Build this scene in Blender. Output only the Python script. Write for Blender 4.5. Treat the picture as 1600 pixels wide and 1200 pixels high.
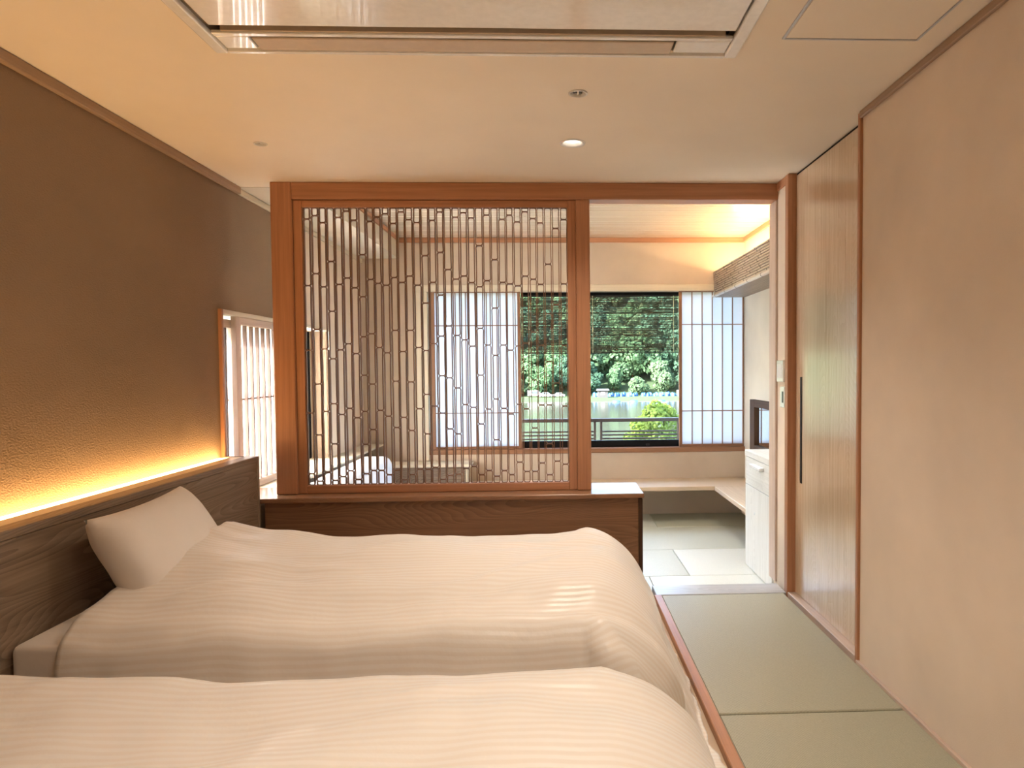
import bpy, bmesh, math, random
from mathutils import Vector, Matrix, noise

random.seed(7)
for o in list(bpy.data.objects):
    bpy.data.objects.remove(o)
S = bpy.context.scene
COL = S.collection

# ------------------------------------------------------------------ camera
cam_d = bpy.data.cameras.new('camera')
cam = bpy.data.objects.new('camera', cam_d)
COL.objects.link(cam)
R = Vector((0.99921442, -0.03887969, -0.00767607))
U = Vector((0.00900299, 0.03406944, 0.99937892))
F = Vector((0.03859403, 0.99866293, -0.03439271))
M3 = Matrix((R, U, -F)).transposed()
cam.matrix_world = Matrix.Translation((0, 0, 1.28)) @ M3.to_4x4()
cam_d.sensor_width = 36.0
cam_d.lens = 1060.0 / 1600.0 * 36.0
cam_d.shift_x = (800 - 903.614) / 1600.0
cam_d.shift_y = (612.132 - 600) / 1600.0
cam_d.clip_start = 0.02
cam_d.clip_end = 2000
S.camera = cam

# ------------------------------------------------------------------ exposure
S.view_settings.view_transform = 'Standard'
S.view_settings.look = 'None'
S.view_settings.gamma = 1.0
S.view_settings.exposure = 1.45
S.view_settings.use_curve_mapping = False

# ------------------------------------------------------------------ sky and sun
SUN_EL, SUN_FROM = 33.0, Vector((-0.80, -0.50))
w = bpy.data.worlds.new('sky')
S.world = w
w.use_nodes = True
wn = w.node_tree.nodes
wl = w.node_tree.links
wn.clear()
sky = wn.new('ShaderNodeTexSky')
sky.sky_type = 'NISHITA'
sky.sun_disc = False
sky.sun_elevation = math.radians(SUN_EL)
sky.sun_rotation = math.atan2(SUN_FROM.x, SUN_FROM.y)
sky.air_density = 1.0
sky.dust_density = 2.5
sky.ozone_density = 1.0
bg = wn.new('ShaderNodeBackground')
bg.inputs['Strength'].default_value = 1.32
out = wn.new('ShaderNodeOutputWorld')
wl.new(sky.outputs[0], bg.inputs[0])
wl.new(bg.outputs[0], out.inputs[0])

sun_d = bpy.data.lights.new('sun', 'SUN')
sun_d.energy = 26.0
sun_d.angle = math.radians(1.5)
sun_d.color = (1.0, 0.96, 0.90)
sun = bpy.data.objects.new('sun', sun_d)
COL.objects.link(sun)
_sd = Vector((SUN_FROM.x, SUN_FROM.y, 0)).normalized() * math.cos(math.radians(SUN_EL))
_sd.z = math.sin(math.radians(SUN_EL))
sun.rotation_euler = _sd.to_track_quat('Z', 'Y').to_euler()
sun.location = (-10, -6, 12)

WARM = (1.0, 0.56, 0.27)
LED_STRENGTH = 10.8
COVE_STRENGTH = 46.0
DOWN_POWER = 20.0
BACK_POWER = 54.0


# ================================================================== materials
def nt(name):
    m = bpy.data.materials.new(name)
    m.use_nodes = True
    n = m.node_tree.nodes
    n.clear()
    o = n.new('ShaderNodeOutputMaterial')
    return m, n, m.node_tree.links, o


def principled(n, l, o, rough=0.6, spec=0.5, color=None):
    b = n.new('ShaderNodeBsdfPrincipled')
    b.inputs['Roughness'].default_value = rough
    b.inputs['Specular IOR Level'].default_value = spec
    if color:
        b.inputs['Base Color'].default_value = (*color, 1)
    l.new(b.outputs[0], o.inputs[0])
    return b


def coords(n, l, scale, rand=True):
    tc = n.new('ShaderNodeTexCoord')
    mp = n.new('ShaderNodeMapping')
    mp.inputs['Scale'].default_value = scale
    if rand:
        oi = n.new('ShaderNodeObjectInfo')
        ml = n.new('ShaderNodeMath')
        ml.operation = 'MULTIPLY'
        ml.inputs[1].default_value = 31.7
        l.new(oi.outputs['Random'], ml.inputs[0])
        ad = n.new('ShaderNodeVectorMath')
        ad.operation = 'ADD'
        l.new(tc.outputs['Object'], ad.inputs[0])
        cb = n.new('ShaderNodeCombineXYZ')
        for i in range(3):
            l.new(ml.outputs[0], cb.inputs[i])
        l.new(cb.outputs[0], ad.inputs[1])
        l.new(ad.outputs[0], mp.inputs[0])
    else:
        l.new(tc.outputs['Object'], mp.inputs[0])
    return mp


def ramp(n, stops):
    r = n.new('ShaderNodeValToRGB')
    e = r.color_ramp.elements
    while len(e) < len(stops):
        e.new(0.5)
    for k, (p, c) in enumerate(stops):
        e[k].position = p
        e[k].color = (*c, 1)
    return r


def bump(n, l, b, src, strength, dist=0.002):
    bp = n.new('ShaderNodeBump')
    bp.inputs['Strength'].default_value = strength
    bp.inputs['Distance'].default_value = dist
    l.new(src, bp.inputs['Height'])
    l.new(bp.outputs[0], b.inputs['Normal'])


def wood(name, dark, light, axis='X', rough=0.45, ring=0.0, fine=1.0, spec=0.5, coat=0.0, stretch=14.0):
    """grain runs along axis; ring > 0 gives cathedral figure"""
    m, n, l, o = nt(name)
    b = principled(n, l, o, rough, spec)
    b.inputs['Coat Weight'].default_value = coat
    b.inputs['Coat Roughness'].default_value = 0.17
    sc = [stretch * 4.0 * fine] * 3
    k = 'XYZ'.index(axis)
    sc[k] = 1.6 * fine
    mp = coords(n, l, sc)
    nz = n.new('ShaderNodeTexNoise')
    nz.inputs['Scale'].default_value = 1.0
    nz.inputs['Detail'].default_value = 7
    nz.inputs['Roughness'].default_value = 0.62
    l.new(mp.outputs[0], nz.inputs['Vector'])
    src = nz.outputs[0]
    if ring > 0:
        sc2 = [3.2] * 3
        sc2[k] = 0.5
        mp2 = coords(n, l, sc2)
        nz2 = n.new('ShaderNodeTexNoise')
        nz2.inputs['Scale'].default_value = 1.0
        nz2.inputs['Detail'].default_value = 1.5
        l.new(mp2.outputs[0], nz2.inputs['Vector'])
        mu = n.new('ShaderNodeMath')
        mu.operation = 'MULTIPLY'
        mu.inputs[1].default_value = 75.0
        l.new(nz2.outputs[0], mu.inputs[0])
        si = n.new('ShaderNodeMath')
        si.operation = 'FRACT'
        l.new(mu.outputs[0], si.inputs[0])
        mx = n.new('ShaderNodeMix')
        mx.data_type = 'FLOAT'
        mx.inputs['Factor'].default_value = ring
        l.new(nz.outputs[0], mx.inputs['A'])
        l.new(si.outputs[0], mx.inputs['B'])
        src = mx.outputs['Result']
    mid = tuple((a + c) / 2 for a, c in zip(dark, light))
    r = ramp(n, [(0.25, dark), (0.5, mid), (0.78, light)])
    l.new(src, r.inputs[0])
    l.new(r.outputs[0], b.inputs['Base Color'])
    bump(n, l, b, nz.outputs[0], 0.12)
    return m


def plaster(name, c, grain=260.0, strength=0.35, var=0.08, rough=0.9, dist=0.0015, stretchx=1.0):
    m, n, l, o = nt(name)
    b = principled(n, l, o, rough, 0.25)
    mp = coords(n, l, (1, stretchx, 1), rand=False)
    nz = n.new('ShaderNodeTexNoise')
    nz.inputs['Scale'].default_value = grain
    nz.inputs['Detail'].default_value = 3
    l.new(mp.outputs[0], nz.inputs['Vector'])
    nb = n.new('ShaderNodeTexNoise')
    nb.inputs['Scale'].default_value = 2.2
    nb.inputs['Detail'].default_value = 4
    l.new(mp.outputs[0], nb.inputs['Vector'])
    r = ramp(n, [(0.3, tuple(x * (1 - var) for x in c)), (0.7, tuple(min(1, x * (1 + var)) for x in c))])
    l.new(nb.outputs[0], r.inputs[0])
    l.new(r.outputs[0], b.inputs['Base Color'])
    bump(n, l, b, nz.outputs[0], strength, dist)
    return m


def flat(name, c, rough=0.5, metal=0.0, spec=0.5, coat=0.0):
    m, n, l, o = nt(name)
    b = principled(n, l, o, rough, spec)
    b.inputs['Metallic'].default_value = metal
    b.inputs['Coat Weight'].default_value = coat
    mp = coords(n, l, (1, 1, 1))
    nz = n.new('ShaderNodeTexNoise')
    nz.inputs['Scale'].default_value = 40
    l.new(mp.outputs[0], nz.inputs['Vector'])
    r = ramp(n, [(0.3, tuple(x * 0.96 for x in c)), (0.7, tuple(min(1, x * 1.03) for x in c))])
    l.new(nz.outputs[0], r.inputs[0])
    l.new(r.outputs[0], b.inputs['Base Color'])
    return m


def emitter(name, c, s):
    m, n, l, o = nt(name)
    e = n.new('ShaderNodeEmission')
    e.inputs[0].default_value = (*c, 1)
    e.inputs[1].default_value = s
    l.new(e.outputs[0], o.inputs[0])
    return m


def paper(name, c, trans=0.75):
    m, n, l, o = nt(name)
    d = n.new('ShaderNodeBsdfDiffuse')
    d.inputs[0].default_value = (*c, 1)
    t = n.new('ShaderNodeBsdfTranslucent')
    mp = coords(n, l, (1, 1, 1))
    nz = n.new('ShaderNodeTexNoise')
    nz.inputs['Scale'].default_value = 30
    nz.inputs['Detail'].default_value = 5
    l.new(mp.outputs[0], nz.inputs['Vector'])
    r = ramp(n, [(0.3, tuple(x * 0.97 for x in c)), (0.7, c)])
    l.new(nz.outputs[0], r.inputs[0])
    l.new(r.outputs[0], t.inputs[0])
    mx = n.new('ShaderNodeMixShader')
    mx.inputs[0].default_value = trans
    l.new(d.outputs[0], mx.inputs[1])
    l.new(t.outputs[0], mx.inputs[2])
    l.new(mx.outputs[0], o.inputs[0])
    return m


def glass(name, tint=(0.97, 0.98, 0.97)):
    m, n, l, o = nt(name)
    t = n.new('ShaderNodeBsdfTransparent')
    t.inputs[0].default_value = (*tint, 1)
    g = n.new('ShaderNodeBsdfGlossy')
    g.inputs['Roughness'].default_value = 0.02
    lw = n.new('ShaderNodeLayerWeight')
    lw.inputs[0].default_value = 0.5
    pw = n.new('ShaderNodeMath')
    pw.operation = 'POWER'
    pw.inputs[1].default_value = 4.0
    l.new(lw.outputs['Facing'], pw.inputs[0])
    ma = n.new('ShaderNodeMath')
    ma.operation = 'MULTIPLY_ADD'
    ma.inputs[1].default_value = 0.6
    ma.inputs[2].default_value = 0.05
    l.new(pw.outputs[0], ma.inputs[0])
    mx = n.new('ShaderNodeMixShader')
    l.new(ma.outputs[0], mx.inputs[0])
    l.new(t.outputs[0], mx.inputs[1])
    l.new(g.outputs[0], mx.inputs[2])
    l.new(mx.outputs[0], o.inputs[0])
    return m


def tatami(name, c, axis='Y', rough=0.5):
    """fine rush ribs across, running perpendicular to axis"""
    m, n, l, o = nt(name)
    b = principled(n, l, o, rough, 0.5)
    mp = coords(n, l, (1, 1, 1), rand=False)
    wv = n.new('ShaderNodeTexWave')
    wv.bands_direction = axis
    wv.inputs['Scale'].default_value = 62.0
    wv.inputs['Distortion'].default_value = 0.6
    wv.inputs['Detail'].default_value = 2
    l.new(mp.outputs[0], wv.inputs['Vector'])
    nz = n.new('ShaderNodeTexNoise')
    nz.inputs['Scale'].default_value = 240
    nz.inputs['Detail'].default_value = 2
    l.new(mp.outputs[0], nz.inputs['Vector'])
    mx = n.new('ShaderNodeMix')
    mx.data_type = 'FLOAT'
    mx.inputs['Factor'].default_value = 0.5
    l.new(wv.outputs['Fac'], mx.inputs['A'])
    l.new(nz.outputs[0], mx.inputs['B'])
    r = ramp(n, [(0.15, tuple(x * 0.70 for x in c)), (0.85, tuple(min(1, x * 1.20) for x in c))])
    l.new(mx.outputs['Result'], r.inputs[0])
    l.new(r.outputs[0], b.inputs['Base Color'])
    bump(n, l, b, mx.outputs['Result'], 0.25, 0.001)
    return m


def striped_cloth(name, c1, c2):
    """sateen stripe along the length of the cloth, laid out in the cloth's own UV"""
    m, n, l, o = nt(name)
    b = principled(n, l, o, 0.6, 0.3)
    uv = n.new('ShaderNodeUVMap')
    uv.uv_map = 'cloth'
    sp = n.new('ShaderNodeSeparateXYZ')
    l.new(uv.outputs[0], sp.inputs[0])
    mu = n.new('ShaderNodeMath')
    mu.operation = 'MULTIPLY'
    mu.inputs[1].default_value = 2 * math.pi / 0.024
    l.new(sp.outputs['Y'], mu.inputs[0])
    si = n.new('ShaderNodeMath')
    si.operation = 'SINE'
    l.new(mu.outputs[0], si.inputs[0])
    mr = n.new('ShaderNodeMapRange')
    mr.inputs['From Min'].default_value = -0.5
    mr.inputs['From Max'].default_value = 0.5
    l.new(si.outputs[0], mr.inputs['Value'])
    mx = n.new('ShaderNodeMix')
    mx.data_type = 'RGBA'
    mx.inputs['A'].default_value = (*c1, 1)
    mx.inputs['B'].default_value = (*c2, 1)
    l.new(mr.outputs[0], mx.inputs['Factor'])
    l.new(mx.outputs['Result'], b.inputs['Base Color'])
    r2 = n.new('ShaderNodeMapRange')
    r2.inputs['To Min'].default_value = 0.30
    r2.inputs['To Max'].default_value = 0.62
    l.new(mr.outputs[0], r2.inputs['Value'])
    l.new(r2.outputs[0], b.inputs['Roughness'])
    b.inputs['Sheen Weight'].default_value = 0.25
    mp = coords(n, l, (1, 1, 1))
    nz = n.new('ShaderNodeTexNoise')
    nz.inputs['Scale'].default_value = 9
    nz.inputs['Detail'].default_value = 5
    l.new(mp.outputs[0], nz.inputs['Vector'])
    bump(n, l, b, nz.outputs[0], 0.35, 0.012)
    return m


def cloth(name, c, rough=0.8):
    m, n, l, o = nt(name)
    b = principled(n, l, o, rough, 0.3, c)
    b.inputs['Sheen Weight'].default_value = 0.2
    mp = coords(n, l, (1, 1, 1))
    nz = n.new('ShaderNodeTexNoise')
    nz.inputs['Scale'].default_value = 12
    nz.inputs['Detail'].default_value = 5
    l.new(mp.outputs[0], nz.inputs['Vector'])
    bump(n, l, b, nz.outputs[0], 0.3, 0.01)
    return m


def foliage(name, dark, light, sc=0.35):
    m, n, l, o = nt(name)
    d = n.new('ShaderNodeBsdfDiffuse')
    t = n.new('ShaderNodeBsdfTranslucent')
    mp = coords(n, l, (1, 1, 1))
    nz = n.new('ShaderNodeTexNoise')
    nz.inputs['Scale'].default_value = sc
    nz.inputs['Detail'].default_value = 6
    nz.inputs['Roughness'].default_value = 0.7
    l.new(mp.outputs[0], nz.inputs['Vector'])
    r = ramp(n, [(0.32, dark), (0.68, light)])
    l.new(nz.outputs[0], r.inputs[0])
    l.new(r.outputs[0], d.inputs[0])
    l.new(r.outputs[0], t.inputs[0])
    mx = n.new('ShaderNodeMixShader')
    mx.inputs[0].default_value = 0.5
    l.new(d.outputs[0], mx.inputs[1])
    l.new(t.outputs[0], mx.inputs[2])
    l.new(mx.outputs[0], o.inputs[0])
    return m


def water(name):
    m, n, l, o = nt(name)
    b = principled(n, l, o, 0.12, 0.25, (0.037, 0.041, 0.030))
    mp = coords(n, l, (0.25, 1.2, 1), rand=False)
    nz = n.new('ShaderNodeTexNoise')
    nz.inputs['Scale'].default_value = 1.3
    nz.inputs['Detail'].default_value = 4
    l.new(mp.outputs[0], nz.inputs['Vector'])
    bump(n, l, b, nz.outputs[0], 0.2, 0.06)
    return m


MT = {}
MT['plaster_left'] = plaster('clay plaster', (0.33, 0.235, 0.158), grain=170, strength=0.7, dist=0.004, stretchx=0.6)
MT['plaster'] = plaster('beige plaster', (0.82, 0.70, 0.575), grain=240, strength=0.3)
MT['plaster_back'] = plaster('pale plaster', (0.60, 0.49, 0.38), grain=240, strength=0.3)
MT['ceiling'] = plaster('ceiling paper', (0.89, 0.80, 0.68), grain=180, strength=0.12, var=0.03)
MT['white_plaster'] = plaster('white plaster', (0.72, 0.66, 0.56), grain=240, strength=0.2)
for ax in 'XYZ':
    MT['cedar' + ax] = wood('cedar along ' + ax, (0.38, 0.175, 0.09), (0.60, 0.30, 0.165), ax, 0.42, spec=0.45)
    MT['oak' + ax] = wood('grey brown oak along ' + ax, (0.14, 0.095, 0.065), (0.38, 0.28, 0.195), ax, 0.42, ring=0.24)
    MT['hinoki' + ax] = wood('pale cypress along ' + ax, (0.55, 0.40, 0.26), (0.72, 0.56, 0.39), ax, 0.4)
    MT['casing' + ax] = wood('cream casing along ' + ax, (0.66, 0.57, 0.43), (0.78, 0.70, 0.55), ax, 0.45)
    MT['shoji' + ax] = wood('shoji cedar along ' + ax, (0.22, 0.10, 0.05), (0.36, 0.18, 0.09), ax, 0.5)
    MT['pale' + ax] = wood('bleached cedar along ' + ax, (0.50, 0.36, 0.28), (0.74, 0.60, 0.50), ax, 0.45)
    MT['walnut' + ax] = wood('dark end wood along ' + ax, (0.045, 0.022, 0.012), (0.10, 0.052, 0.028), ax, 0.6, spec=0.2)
    MT['wash' + ax] = wood('white washed wood along ' + ax, (0.55, 0.54, 0.50), (0.78, 0.77, 0.74), ax, 0.5, ring=0.12)
    MT['slat' + ax] = wood('shoji slat cedar along ' + ax, (0.15, 0.09, 0.068), (0.26, 0.17, 0.135), ax, 0.5)
    MT['trimwood' + ax] = wood('soft brown trim along ' + ax, (0.30, 0.20, 0.13), (0.45, 0.31, 0.21), ax, 0.45)
    MT['stone' + ax] = wood('grey weathered board along ' + ax, (0.34, 0.33, 0.32), (0.58, 0.57, 0.56), ax, 0.35, ring=0.2)
    MT['rail' + ax] = wood('dark stained wood along ' + ax, (0.035, 0.022, 0.016), (0.085, 0.055, 0.04), ax, 0.5)
MT['door'] = wood('satin oak veneer', (0.64, 0.48, 0.32), (0.86, 0.70, 0.52), 'Z', 0.20, ring=0.12, coat=1.0)
MT['board'] = wood('satin ceiling cypress', (0.70, 0.59, 0.46), (0.86, 0.77, 0.64), 'X', 0.24, coat=1.0, fine=.6, spec=.8)
MT['dado'] = wood('warm oak', (0.15, 0.075, 0.04), (0.30, 0.16, 0.085), 'X', 0.35, ring=0.28)
MT['dado_cap'] = wood('warm oak cap', (0.22, 0.11, 0.055), (0.36, 0.19, 0.10), 'X', 0.28, ring=0.2)
MT['band'] = wood('bent rattan', (0.15, 0.062, 0.026), (0.27, 0.125, 0.058), 'Z', 0.42, spec=0.35)
MT['bamboo'] = wood('smoked bamboo', (0.48, 0.38, 0.27), (0.78, 0.69, 0.57), 'Y', 0.3)
MT['bamboo_pale'] = wood('pale bamboo', (0.62, 0.56, 0.48), (0.82, 0.78, 0.72), 'Y', 0.28)
MT['node'] = flat('bamboo node', (0.05, 0.035, 0.025), 0.6)
MT['tatami_a'] = tatami('rush mat lengthwise', (0.43, 0.42, 0.31), 'X')
MT['tatami_b'] = tatami('rush mat crosswise', (0.50, 0.49, 0.39), 'Y', 0.42)
MT['tatami_sheen'] = tatami('rush mat sheen', (0.66, 0.65, 0.57), 'X', 0.38)  # paler rush: window sheen on these mats put into the colour
MT['duvet'] = striped_cloth('striped sateen', (0.86, 0.81, 0.75), (0.82, 0.75, 0.67))
MT['sheet'] = cloth('white percale', (0.80, 0.74, 0.68))
MT['sofa'] = cloth('white upholstery', (0.80, 0.80, 0.82))
MT['white'] = flat('white enamel', (0.92, 0.915, 0.90), 0.2, coat=0.7)
MT['white_matt'] = flat('white plastic', (0.80, 0.79, 0.77), 0.45)
MT['flap'] = flat('beige louvre', (0.62, 0.50, 0.38), 0.5)
MT['slot'] = flat('duct lining', (0.25, 0.19, 0.14), 0.7)
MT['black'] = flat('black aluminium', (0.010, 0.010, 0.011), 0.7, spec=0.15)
MT['dark_steel'] = flat('dark steel', (0.03, 0.035, 0.04), 0.35, 0.6)
MT['alu'] = flat('aluminium', (0.62, 0.64, 0.66), 0.3, 0.9)
MT['chrome'] = flat('polished reflector', (0.8, 0.8, 0.8), 0.12, 1.0)
MT['mirror'] = flat('mirror glass', (0.85, 0.88, 0.9), 0.02, 1.0)
MT['paper'] = paper('shoji paper', (0.93, 0.95, 0.96), 0.8)
MT['paper_fine'] = paper('fine shoji paper', (0.86, 0.87, 0.88), 0.46)
MT['paper_thick'] = paper('lined shoji paper', (0.78, 0.82, 0.84), 0.28)
MT['frosted'] = paper('frosted glass', (0.95, 0.97, 0.98), 0.88)
MT['glass'] = glass('window glass')
MT['led'] = emitter('warm led tape', (1.0, 0.57, 0.21), LED_STRENGTH)
MT['cove'] = emitter('cove led tape', (1.0, 0.70, 0.38), COVE_STRENGTH)
MT['lens'] = emitter('downlight lens', (1.0, 0.86, 0.70), 1.1)
MT['lens_added'] = emitter('added downlight lens', (0.92, 0.97, 1.0), 4.0)  # glowing lens of the added sitting room lamps
MT['reed'] = flat('split reed', (0.045, 0.04, 0.022), 0.7)
MT['string'] = flat('dark string', (0.02, 0.015, 0.012), 0.8)
MT['cord'] = flat('pale cord', (0.75, 0.78, 0.55), 0.8)
MT['grass'] = plaster('bank grass', (0.019, 0.040, 0.011), grain=2, strength=0.2, var=0.3)
MT['soil'] = plaster('hill soil', (0.018, 0.034, 0.014), grain=1, strength=0.3, var=0.3)
MT['sand'] = plaster('pale shore', (0.052, 0.050, 0.043), grain=2, strength=0.2, var=0.1)
MT['water'] = water('lake water')
MT['leaf_a'] = foliage('mid green leaves', (0.040, 0.088, 0.046), (0.088, 0.155, 0.080))  # leaf greens dulled and blued to paint in distance haze
MT['leaf_b'] = foliage('pale green leaves', (0.055, 0.105, 0.056), (0.108, 0.170, 0.094))
MT['leaf_c'] = foliage('blue green leaves', (0.030, 0.072, 0.048), (0.066, 0.125, 0.080))
MT['leaf_near'] = foliage('fresh yellow green leaves', (0.11, 0.19, 0.025), (0.27, 0.36, 0.095), 3.0)
MT['bark'] = flat('bark', (0.045, 0.03, 0.02), 0.9)
MT['boat'] = flat('blue boat cover', (0.006, 0.045, 0.13), 0.55)
MT['hut'] = flat('grey boards', (0.022, 0.023, 0.025), 0.8)
MT['hut_roof'] = flat('grey roof sheet', (0.04, 0.043, 0.046), 0.7)
MT['car'] = flat('white car paint', (0.13, 0.13, 0.13), 0.3, coat=0.2)
MT['car_glass'] = flat('dark car glass', (0.03, 0.04, 0.05), 0.1)
MT['rubber'] = flat('rubber', (0.02, 0.02, 0.02), 0.8)
MT['rock'] = flat('fascia', (0.4, 0.36, 0.3), 0.9)


# ================================================================== mesh helpers
def link(name, me, parent=None, loc=(0, 0, 0)):
    o = bpy.data.objects.new(name, me)
    COL.objects.link(o)
    o.location = loc
    if parent is not None:
        o.parent = parent
        pl = parent.matrix_basis.translation
        o.location = Vector(loc) - world_loc(parent)
    return o


def world_loc(o):
    v = Vector(o.location)
    p = o.parent
    while p:
        v = v + Vector(p.location)
        p = p.parent
    return v


def tag(o, label=None, cat=None, group=None, kind=None):
    if label:
        o['label'] = label
    if cat:
        o['category'] = cat
    if group:
        o['group'] = group
    if kind:
        o['kind'] = kind
    return o


def thing(name, loc, label, cat, group=None):
    o = bpy.data.objects.new(name, None)
    o.empty_display_size = 0.1
    COL.objects.link(o)
    o.location = loc
    return tag(o, label, cat, group)


def bm_box(bm, x0, x1, y0, y1, z0, z1, c=(0, 0, 0)):
    vs = [bm.verts.new((x - c[0], y - c[1], z - c[2])) for x in (x0, x1) for y in (y0, y1) for z in (z0, z1)]
    for f in ((0, 1, 3, 2), (4, 6, 7, 5), (0, 4, 5, 1), (2, 3, 7, 6), (0, 2, 6, 4), (1, 5, 7, 3)):
        bm.faces.new([vs[i] for i in f])
    return vs


def finish(bm, name, mat, smooth=False):
    bmesh.ops.recalc_face_normals(bm, faces=bm.faces[:])
    me = bpy.data.meshes.new(name)
    bm.to_mesh(me)
    bm.free()
    if mat is not None:
        me.materials.append(MT[mat] if isinstance(mat, str) else mat)
    if smooth:
        for p in me.polygons:
            p.use_smooth = True
    return me


def box(name, x0, x1, y0, y1, z0, z1, mat, parent=None, bev=0.003, seg=1, smooth=False):
    c = ((x0 + x1) / 2, (y0 + y1) / 2, (z0 + z1) / 2)
    bm = bmesh.new()
    bm_box(bm, x0, x1, y0, y1, z0, z1, c)
    if bev:
        mn = min(abs(x1 - x0), abs(y1 - y0), abs(z1 - z0))
        bmesh.ops.bevel(bm, geom=bm.edges[:], offset=min(bev, mn * 0.45), segments=seg, affect='EDGES', profile=0.5)
    return link(name, finish(bm, name, mat, smooth), parent, c)


def boxes(name, lst, mat, parent=None, origin=None):
    """several boxes in one mesh (one solid thing such as a wall with an opening)"""
    xs = [b[0] for b in lst] + [b[1] for b in lst]
    ys = [b[2] for b in lst] + [b[3] for b in lst]
    zs = [b[4] for b in lst] + [b[5] for b in lst]
    c = origin or ((min(xs) + max(xs)) / 2, (min(ys) + max(ys)) / 2, (min(zs) + max(zs)) / 2)
    bm = bmesh.new()
    for b in lst:
        bm_box(bm, *b, c=c)
    return link(name, finish(bm, name, mat), parent, c)


def struct(o, label=None, cat=None):
    o['kind'] = 'structure'
    if label:
        o['label'] = label
    if cat:
        o['category'] = cat
    return o


def tube_mesh(name, pts, r, mat, seg=8, closed=False, smooth=True):
    bm = bmesh.new()
    rings = []
    n = len(pts)
    pts = [Vector(p) for p in pts]
    rr = r if isinstance(r, (list, tuple)) else [r] * n
    for i, p in enumerate(pts):
        if closed:
            d = pts[(i + 1) % n] - pts[i - 1]
        else:
            d = pts[min(i + 1, n - 1)] - pts[max(i - 1, 0)]
        q = d.to_track_quat('Z', 'Y')
        rings.append([bm.verts.new(p + q @ Vector((rr[i] * math.cos(a), rr[i] * math.sin(a), 0)))
                      for a in [2 * math.pi * k / seg for k in range(seg)]])
    for i in range(n if closed else n - 1):
        a, b = rings[i], rings[(i + 1) % n]
        for k in range(seg):
            bm.faces.new((a[k], a[(k + 1) % seg], b[(k + 1) % seg], b[k]))
    if not closed:
        bm.faces.new(rings[0][::-1])
        bm.faces.new(rings[-1])
    return finish(bm, name, mat, smooth)


def tube(name, pts, r, mat, parent=None, **k):
    c = sum((Vector(p) for p in pts), Vector()) / len(pts)
    return link(name, tube_mesh(name, [Vector(p) - c for p in pts], r, mat, **k), parent, c)


def lathe(name, prof, mat, parent=None, loc=(0, 0, 0), seg=32, smooth=True):
    bm = bmesh.new()
    rings = []
    for r, z in prof:
        rings.append([bm.verts.new((r * math.cos(2 * math.pi * k / seg), r * math.sin(2 * math.pi * k / seg), z))
                      for k in range(seg)])
    for a, b in zip(rings, rings[1:]):
        for k in range(seg):
            bm.faces.new((a[k], a[(k + 1) % seg], b[(k + 1) % seg], b[k]))
    return link(name, finish(bm, name, mat, smooth), parent, loc)


def sheet(name, axis, at, a0, a1, z0, z1, mat, parent):
    """one sheet of paper or frosted film: a single surface, as light passes it once"""
    c = (at, (a0 + a1) / 2, (z0 + z1) / 2) if axis == 'X' else ((a0 + a1) / 2, at, (z0 + z1) / 2)
    ha, hz_ = (a1 - a0) / 2, (z1 - z0) / 2
    bm = bmesh.new()
    q = [(-ha, -hz_), (ha, -hz_), (ha, hz_), (-ha, hz_)]
    bm.faces.new([bm.verts.new((0, u, v) if axis == 'X' else (u, 0, v)) for u, v in q])
    return link(name, finish(bm, name, mat), parent, c)


def cut_holes(obj, cutters):
    """solid boolean, baked into the mesh; the cutters are deleted"""
    for me_c, loc in cutters:
        c = bpy.data.objects.new('cut', me_c)
        COL.objects.link(c)
        c.location = loc
        md = obj.modifiers.new('b', 'BOOLEAN')
        md.operation = 'DIFFERENCE'
        md.object = c
        md.solver = 'EXACT'
        bpy.context.view_layer.update()
        dg = bpy.context.evaluated_depsgraph_get()
        me = bpy.data.meshes.new_from_object(obj.evaluated_get(dg))
        obj.modifiers.clear()
        obj.data = me
        bpy.data.objects.remove(c)


def copy_tree(o, parent=None):
    c = o.copy()
    COL.objects.link(c)
    c.parent = parent
    for ch in list(o.children):
        copy_tree(ch, c)
    return c


# ================================================================== room constants
H = 2.35
XL, XR = -1.824, 1.316
YB, YC, YW = 3.943, 3.742, 6.62
ZF = -0.16
ZD = 0.566
YBACK = -2.0
XRB = 1.90
ZC2 = 2.545

# ================================================================== structure
fl = struct(boxes('floor', [(XL - .2, 1.55, YBACK, 3.76, -0.2, -0.03)], 'hinokiY'),
            'timber sub floor carrying the beds and rush mats in the bedroom', 'floor')
mats = [(2.445, 3.752), (1.125, 2.435), (-0.195, 1.115), (-1.99, -0.205)]
for k, (a, b) in enumerate(mats):
    box('tatami_mat', 0.605, 1.300, a, b, -0.03, 0.0, 'tatami_a', fl, 0.004)
tag(struct(box('trim_1', 0.562, 0.603, YBACK, 3.752, -0.03, 0.006, 'cedarY', None, 0.003)),
    'brown wooden edging board between beds and rush mats', 'trim')
struct(box('baseboard_right', 1.300, 1.3155, YBACK, 2.845, -0.03, 0.012, 'paleY', None, 0.002),
       'thin pale strip along the foot of the right wall', 'baseboard')

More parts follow.
